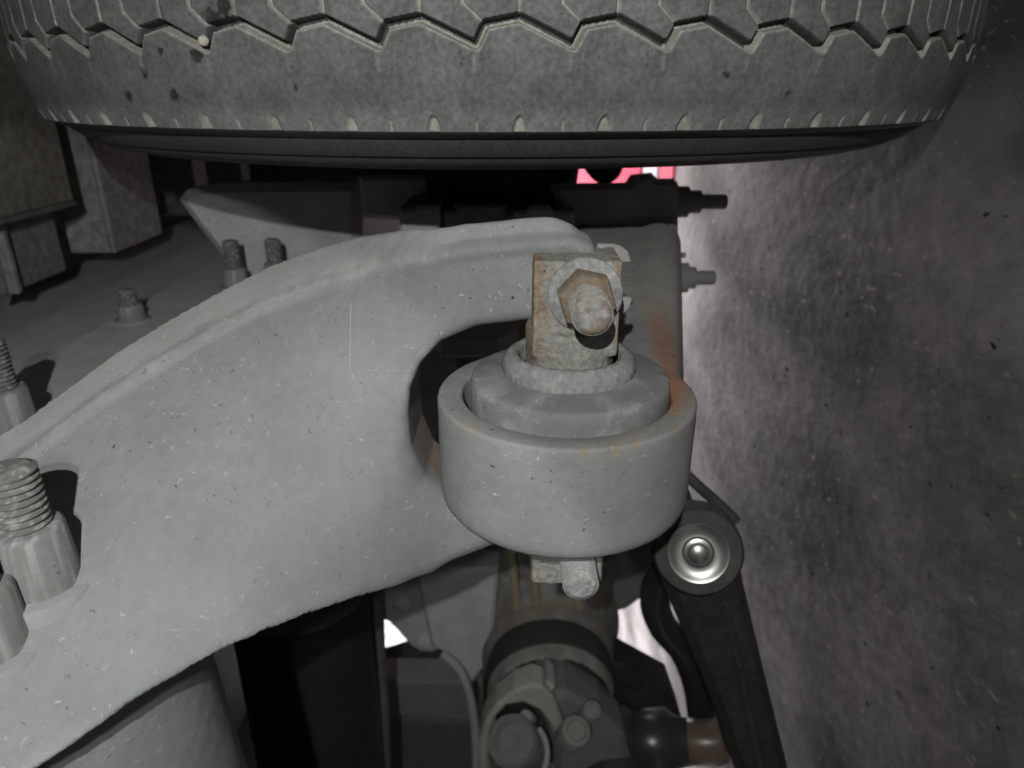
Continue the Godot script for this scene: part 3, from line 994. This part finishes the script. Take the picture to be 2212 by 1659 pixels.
func axle_parts() -> void:
	# axle tube from the wheel to the differential
	var ax := MB.new()
	lathe(ax, Vector3(-0.1, TC.y, TC.z + 0.02), Vector3(-1, 0, 0), [[0.0, 0.0], [0.085, 0.0], [0.085, 0.12], [0.065, 0.2], [0.065, 0.66], [0.1, 0.76], [0.0, 0.77]], 64, g(0.18, 0.03))
	single("axle_tube", ax, M.cast, "dirty grey axle tube running from the tyre to the differential, mostly behind the bracket", "axle", Vector3(-0.45, TC.y, TC.z))
	# saddle that carries the far end of the rod
	var s := thing("axle_saddle", "grey axle saddle with bolt ends pointing at the floor, beyond the torque rod", "saddle", at_f(1380, 520, 0.84))
	var a := MB.new()
	prism(a, px_outline([[1190, 396], [1364, 394], [1377, 376], [1410, 372], [1421, 385], [1458, 385], [1468, 396], [1468, 690], [1300, 700], [1252, 640]], 0.84), Vector3(-0.006, 0, 0.05), 0.008, g(0.28, 0.05))
	part("saddle_block", a, M.cast, s)
	for b in [[436, 30, 97, 46, 52], [600, 30, 76, 46, 20], [551, 20, 14, 22, 0]]:
		var q := at_f(1466, b[0], 0.89)
		var k := q.z * 1.04 / FPX
		var bb := MB.new()
		var nr: float = b[3] * 0.5 * k
		var steps := [[0.0, -0.01], [nr * 1.35, -0.01], [nr * 1.35, 18 * k], [nr, 18 * k], [nr, b[2] * 0.45 * k], [b[1] * 0.5 * k, b[2] * 0.47 * k], [b[1] * 0.5 * k, b[2] * k - 0.002], [b[1] * 0.42 * k, b[2] * k], [0, b[2] * k]]
		if b[4] == 0: steps = [[0.0, -0.01], [nr * 0.5, -0.01], [nr * 0.5, b[2] * k], [0, b[2] * k]]
		lathe(bb, q, Vector3(0, 1, 0), steps, 28, g(0.26, 0.04))
		part("bolt_end", bb, M.cast, s)
	# castings that show over the crest of the bracket
	var lug := thing("saddle_casting", "row of pale cast lugs and a round boss above the bracket's crest", "casting", at_f(1050, 480, 0.80))
	var l1 := MB.new()
	prism(l1, px_outline([[862, 452], [896, 450], [900, 444], [944, 444], [948, 452], [948, 600], [862, 600]], 0.80), Vector3(0, 0, 0.1), 0.004, g(0.42, 0.02))
	part("lug", l1, M.cast, lug)
	var l2 := MB.new()
	prism(l2, px_outline([[955, 455], [1242, 457], [1242, 600], [955, 600]], 0.815), Vector3(0, 0, 0.1), 0.004, g(0.38, 0.02))
	prism(l2, px_outline([[1110, 456], [1135, 456], [1148, 446], [1185, 446], [1195, 456], [1205, 600], [1110, 600]], 0.80), Vector3(0, 0, 0.02), 0.004, g(0.42, 0.03))
	part("lug", l2, M.cast, lug)
	var l3 := MB.new()
	var bq := at_f(1041, 520, 0.83)
	lathe(l3, bq, Vector3(1, 0, 0), [[0.0315, -0.06], [0.0315, at_f(1041, 447, 0.80).x - bq.x - 0.002], [0.0295, at_f(1041, 447, 0.80).x - bq.x], [0.0, at_f(1041, 447, 0.80).x - bq.x]], 40, g(0.36, -0.01))
	part("round_boss", l3, M.cast, lug)
	# box behind the hanger
	var bx := MB.new()
	prism(bx, px_outline([[772, 380], [942, 378], [944, 478], [868, 478], [780, 472]], 0.90), Vector3(0, 0, 0.12), 0.006, g(0.4, 0.02))
	single("brake_bracket", bx, M.cast, "square grey brake bracket with a bright lower lip, under the tyre's sidewall", "brake bracket", at_f(860, 430, 0.9))
	# cross tube that shows through the pocket
	var pk := MB.new()
	box(pk, at_u(1040, 735, -0.24), Vector3(0.012, 0, 0), Vector3(0, 0.03, 0), Vector3(0, 0.01, 0.02), 0.003, g(0.33))
	single("pocket_plate", pk, M.cast, "small pale plate seen through the dark pocket of the bracket", "plate", at_u(1040, 735, -0.24))

var df_c := Vector3(-0.86, 0.055, 1.0)
var df_p := Vector3(-0.815, 0.056, 0.80)
func sdf_diff(q: Vector3) -> float:
	var d := (q - df_c).length() - 0.128
	d = smin(d, cone(q, df_c + Vector3(0.03, 0, -0.05), df_p, 0.115, 0.094), 0.04)
	d = smin(d, cyl(q, df_c + Vector3(0.10, 0, 0), df_c + Vector3(0.16, 0, 0), 0.12, 0.01), 0.03)
	return d
func col_diff(q: Vector3, _n: Vector3) -> Color:
	var k := noise.get_noise_3dv(q * 22.0)
	return g(0.21 + 0.08 * noise2.get_noise_3dv(q * 30.0), 0.05).lerp(Color(0.46, 0.33, 0.19), smoothstep(0.05, 0.4, k) * 0.6)

var yk := Vector3.ZERO
var ye: Array = []

func bottom_parts() -> void:
	# differential
	var t := thing("differential", "grey-brown ribbed differential housing at the end of the driveshaft", "differential", df_c)
	var mb := MB.new()
	nets(mb, Vector3(-1.06, -0.16, 0.76), Vector3(-0.66, 0.26, 1.18), 0.006, sdf_diff, col_diff)
	part("housing", mb, M.cast, t)
	var sl := MB.new()
	lathe(sl, df_p + Vector3(0, 0, 0.0), Vector3(0, 0, -1), [[0.096, -0.03], [0.096, 0.012], [0.090, 0.02], [0.080, 0.02], [0.076, 0.012], [0.070, 0.024], [0.055, 0.028], [0.0, 0.028]], 80, g(0.035))
	part("pinion_seal", sl, M.rubber, t, "black rubber pinion seal")
	var pl := MB.new()
	prism(pl, px_outline([[895, 1232], [1078, 1228], [1062, 1425], [1018, 1482], [985, 1440], [955, 1412], [930, 1398]], 0.86), Vector3(0, 0.0, 0.05), 0.006, g(0.45, 0.02))
	part("side_web", pl, M.cast, t, "pale three-cornered web on the differential")
	var fl := MB.new()
	prism(fl, px_outline([[808, 1275], [930, 1235], [960, 1400], [930, 1412], [890, 1400], [868, 1375], [842, 1347], [812, 1335]], 0.90), Vector3(0, 0, 0.03), 0.004, g(0.38, 0.03))
	part("flange", fl, M.cast, t)
	var shd := MB.new()
	prism(shd, px_outline([[1280, 1150], [1445, 1150], [1430, 1232], [1400, 1285], [1355, 1318], [1322, 1328], [1290, 1300]], 0.97), Vector3(0, 0, 0.05), 0.006, g(0.15, 0.02))
	part("shield", shd, M.cast, t)
	for rp in [[[1092, 1190], [1112, 1190], [1128, 1330], [1112, 1345]], [[1140, 1190], [1165, 1190], [1168, 1320], [1150, 1330]], [[1220, 1190], [1240, 1190], [1262, 1320], [1245, 1330]]]:
		var r := MB.new()
		prism(r, px_outline(rp, 0.86), Vector3(0, 0, 0.08), 0.005, Color(0.60, 0.50, 0.36))
		part("rib", r, M.cast, t)
	for p in [[872, 1300], [918, 1383]]:
		var b := MB.new()
		lathe(b, at_f(p[0], p[1], 0.90), Vector3(0, 0, -1), [[0.015, -0.005], [0.015, 0.008], [0.012, 0.011], [0, 0.011]], 24, g(0.42, 0.03))
		part("flange_bolt", b, M.cast, t)
	# universal joint
	yk = at_f(1112, 1592, 0.69)
	var ez := -yk.normalized()
	var ex := (Vector3(0, 1, 0) - ez * ez.y).normalized()
	ye = [ex, (Vector3(1, 0, 0) - ez * ez.x - ex * ex.x).normalized(), ez]
	var y := thing("universal_joint", "dirty grey universal joint yoke with round bearing caps in front of the differential", "universal joint", yk)
	var y1 := MB.new()
	prism(y1, px_outline([[1030, 1680], [1033, 1610], [1046, 1562], [1072, 1523], [1112, 1492], [1150, 1478], [1172, 1484], [1196, 1510], [1214, 1556], [1230, 1600], [1228, 1616], [1216, 1620], [1202, 1604], [1188, 1568], [1164, 1536], [1130, 1520], [1096, 1526], [1072, 1550], [1058, 1590], [1056, 1640], [1060, 1680]], 0.675), Vector3(-0.01, 0.0, 0.045), 0.0045, g(0.30, 0.09))
	part("yoke_arch", y1, M.cast, y)
	var y2 := MB.new()
	prism(y2, px_outline([[1160, 1500], [1182, 1486], [1206, 1500], [1222, 1496], [1300, 1540], [1350, 1592], [1362, 1645], [1300, 1652], [1240, 1690], [1200, 1690], [1196, 1620]], 0.70), Vector3(-0.01, 0.0, 0.07), 0.009, g(0.15, 0.05))
	part("yoke_arm", y2, M.cast, y)
	var y3 := MB.new()
	prism(y3, px_outline([[1182, 1470], [1200, 1486], [1192, 1500], [1206, 1518], [1190, 1530], [1172, 1500]], 0.69), Vector3(0, 0.0, 0.04), 0.003, g(0.34, 0.05))
	part("locking_tab", y3, M.cast, y)
	var y4 := MB.new()
	lathe(y4, at_f(1190, 1540, 0.80), Vector3(0, 0, -1), [[0.07, -0.02], [0.07, 0.012], [0.045, 0.02], [0.045, 0.05], [0.0, 0.05]], 48, g(0.05))
	part("hub_flange", y4, M.plain, y)
	var cb := MB.new()
	var cax: Vector3 = (ez + ex * -0.28 + ye[1] * 0.12).normalized()
	lathe(cb, yk - ez * 0.004 - ye[1] * 0.006, cax, [[0.0335, -0.05], [0.0335, 0.012], [0.0325, 0.014], [0.030, 0.013], [0.028, 0.010], [0.024, 0.0105], [0.022, 0.013], [0.012, 0.014], [0.010, 0.012], [0, 0.012]], 56, g(0.17, 0.05))
	part("bearing_cap", cb, M.cast, y)
	var lug := MB.new()
	lathe(lug, yk - ez * 0.004 + ex * 0.016 + ye[1] * 0.024, cax, [[0.009, -0.02], [0.009, 0.006], [0.007, 0.008], [0.005, 0.008], [0.004, 0.004], [0, 0.004]], 28, g(0.28, 0.05))
	part("grease_plug", lug, M.cast, y)
	var rim := MB.new()
	var arc := []
	for k in 9:
		var an := deg_to_rad(-70 + 14 * k)
		arc.append(yk + (ex * cos(an) + ye[1] * sin(an)) * 0.043 - ye[1] * 0.018 - ez * 0.006)
	tube(rim, arc, 0.004, 12, g(0.30, 0.05))
	part("weld_ridge", rim, M.cast, y)
	for c in [[1243, 1580, 0.645, 0.0185], [1277, 1536, 0.665, 0.012]]:
		var cb2 := MB.new()
		lathe(cb2, at_f(c[0], c[1], c[2]), (ez + ex * 0.15 + ye[1] * 0.2).normalized(), [[c[3], -0.04], [c[3], 0.005], [c[3] * 0.88, 0.008], [c[3] * 0.68, 0.008], [c[3] * 0.6, 0.005], [0, 0.005]], 40, g(0.19, 0.06))
		part("bearing_cap", cb2, M.cast, y)
	var dsb := MB.new()
	var da: Vector3 = yk - ye[1] * 0.055 - ez * 0.02
	lathe(dsb, da, Vector3(-0.55, 0.02, -1.0), [[0.0, -0.01], [0.040, 0.0], [0.046, 0.03], [0.050, 0.06], [0.050, 1.0], [0.0, 1.0]], 48, g(0.22, 0.02))
	part("driveshaft", dsb, M.cast, y)
	var tp := MB.new()
	tube(tp, [at_f(955, 1412, 0.85), at_f(992, 1445, 0.84), at_f(1014, 1500, 0.83), at_f(1026, 1580, 0.82), at_f(1030, 1700, 0.80)], 0.007, 14, g(0.32, 0.02))
	single("thin_pipe", tp, M.cast, "thin pale pipe running down beside the differential web", "pipe", at_f(1014, 1500, 0.83))
	# air tank, in the bracket's shadow
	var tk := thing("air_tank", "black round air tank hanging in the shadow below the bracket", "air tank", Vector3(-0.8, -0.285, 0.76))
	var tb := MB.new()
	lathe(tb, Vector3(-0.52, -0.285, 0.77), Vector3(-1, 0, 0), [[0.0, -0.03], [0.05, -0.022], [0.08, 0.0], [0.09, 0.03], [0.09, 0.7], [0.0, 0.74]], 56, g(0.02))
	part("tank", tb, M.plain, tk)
	for k in [0.06, 0.52]:
		var sb := MB.new()
		lathe(sb, Vector3(-0.52 - k, -0.285, 0.77), Vector3(-1, 0, 0), [[0.088, 0.0], [0.0935, 0.0], [0.0935, 0.035], [0.088, 0.035]], 56, g(0.06))
		part("strap", sb, M.plain, tk)
	var pp := MB.new()
	tube(pp, [at_f(806, 1180, 0.87), at_f(809, 1300, 0.86), at_f(815, 1450, 0.84), at_f(822, 1560, 0.82), at_f(826, 1800, 0.8)], 0.014, 14, g(0.10, 0.03))
	single("brake_pipe", pp, M.plain, "dark upright pipe beside the black air tank", "pipe", at_f(815, 1450, 0.84))
	# cross beam behind
	var cbm := thing("rear_cross_beam", "dark grey cross beam behind the driveshaft, left of the differential web", "cross beam", Vector3(-1.2, -0.15, 1.25))
	var b1 := MB.new()
	prism(b1, px_outline([[820, 1470], [1040, 1474], [1040, 1560], [820, 1545]], 1.05), Vector3(0, 0, 0.06), 0.006, g(0.2, 0.01))
	part("upper_face", b1, M.cast, cbm)
	var b2 := MB.new()
	prism(b2, px_outline([[820, 1550], [1045, 1564], [1045, 1800], [820, 1800]], 1.10), Vector3(0, 0, 0.05), 0.006, g(0.12, 0.02))
	part("lower_face", b2, M.cast, cbm)
	var b3 := MB.new()
	prism(b3, px_outline([[800, 1440], [850, 1425], [960, 1390], [1115, 1420], [1115, 1540], [820, 1530]], 1.25), Vector3(0, 0, 0.05), 0.006, g(0.08, 0.03))
	part("rear_plate", b3, M.plain, cbm)
	# shock absorber end with bright washer, and its arm
	var eq := at_f(1508, 1192, 0.51)
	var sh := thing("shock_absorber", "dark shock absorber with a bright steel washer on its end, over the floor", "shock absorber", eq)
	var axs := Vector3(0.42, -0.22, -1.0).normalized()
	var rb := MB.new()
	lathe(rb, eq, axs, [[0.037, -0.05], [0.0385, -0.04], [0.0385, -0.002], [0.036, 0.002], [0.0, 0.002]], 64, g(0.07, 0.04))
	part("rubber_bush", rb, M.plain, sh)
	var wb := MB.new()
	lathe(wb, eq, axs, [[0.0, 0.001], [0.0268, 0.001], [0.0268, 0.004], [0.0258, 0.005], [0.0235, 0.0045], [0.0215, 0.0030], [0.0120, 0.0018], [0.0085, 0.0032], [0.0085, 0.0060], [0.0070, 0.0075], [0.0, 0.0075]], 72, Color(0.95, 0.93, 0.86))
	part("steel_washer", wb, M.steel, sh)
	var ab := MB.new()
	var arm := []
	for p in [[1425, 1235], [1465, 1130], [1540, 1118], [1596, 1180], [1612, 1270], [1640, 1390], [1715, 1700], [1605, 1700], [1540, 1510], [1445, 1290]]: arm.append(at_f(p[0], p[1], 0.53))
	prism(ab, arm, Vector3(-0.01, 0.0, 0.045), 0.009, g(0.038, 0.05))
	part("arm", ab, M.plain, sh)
	var rs := MB.new()
	prism(rs, [at_f(1560, 1300, 0.526), at_f(1580, 1310, 0.526), at_f(1660, 1660, 0.526), at_f(1630, 1660, 0.526)], Vector3(0, 0, 0.01), 0.004, g(0.045, 0.06))
	part("rib", rs, M.plain, sh)
	# hoses
	var h1 := MB.new()
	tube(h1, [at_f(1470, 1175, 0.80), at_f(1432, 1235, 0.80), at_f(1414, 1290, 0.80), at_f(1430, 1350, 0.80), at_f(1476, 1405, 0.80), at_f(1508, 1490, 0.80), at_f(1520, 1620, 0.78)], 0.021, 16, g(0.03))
	single("air_hose", h1, M.gloss, "black curved air hose beside the bright gap under the eye", "hose", at_f(1376, 1345, 0.8))
	var h2 := MB.new()
	tube(h2, [at_f(1440, 985, 0.66), at_f(1500, 1042, 0.64), at_f(1548, 1085, 0.61), at_f(1590, 1126, 0.585)], 0.0058, 14, g(0.07, 0.02))
	single("brake_cable", h2, M.plain, "grey straight cable running from behind the eye to the shock absorber", "cable", at_f(1500, 1042, 0.64))
	var h3 := MB.new()
	tube(h3, [at_f(1482, 1060, 0.62), at_f(1493, 1090, 0.60), at_f(1503, 1125, 0.56)], 0.003, 10, g(0.05))
	single("thin_wire", h3, M.plain, "thin black wire hanging to the shock absorber's end", "wire", at_f(1493, 1090, 0.6))
	# brake chamber at the bottom
	var bc := thing("brake_chamber", "black brake chamber with a worn brown steel end, in the corner under the shock absorber", "brake chamber", at_f(1450, 1590, 0.74))
	var c1 := MB.new()
	var ca := at_f(1330, 1600, 0.76)
	var ce := at_f(1480, 1602, 0.74)
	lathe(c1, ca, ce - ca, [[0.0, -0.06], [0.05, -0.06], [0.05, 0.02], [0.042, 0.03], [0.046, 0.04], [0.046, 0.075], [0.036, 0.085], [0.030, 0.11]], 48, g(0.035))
	part("body", c1, M.gloss, bc)
	var c2 := MB.new()
	lathe(c2, ce, ce - ca, [[0.022, -0.02], [0.031, 0.0], [0.031, 0.045], [0.026, 0.058], [0.0, 0.06]], 48, Color(0.30, 0.22, 0.17))
	part("steel_end", c2, M.gloss, bc, "worn brown steel end")
	var c3 := MB.new()
	prism(c3, px_outline([[1318, 1432], [1345, 1438], [1452, 1496], [1475, 1560], [1475, 1640], [1310, 1640]], 0.84), Vector3(0, 0, 0.06), 0.006, g(0.03))
	part("mounting_plate", c3, M.plain, bc)
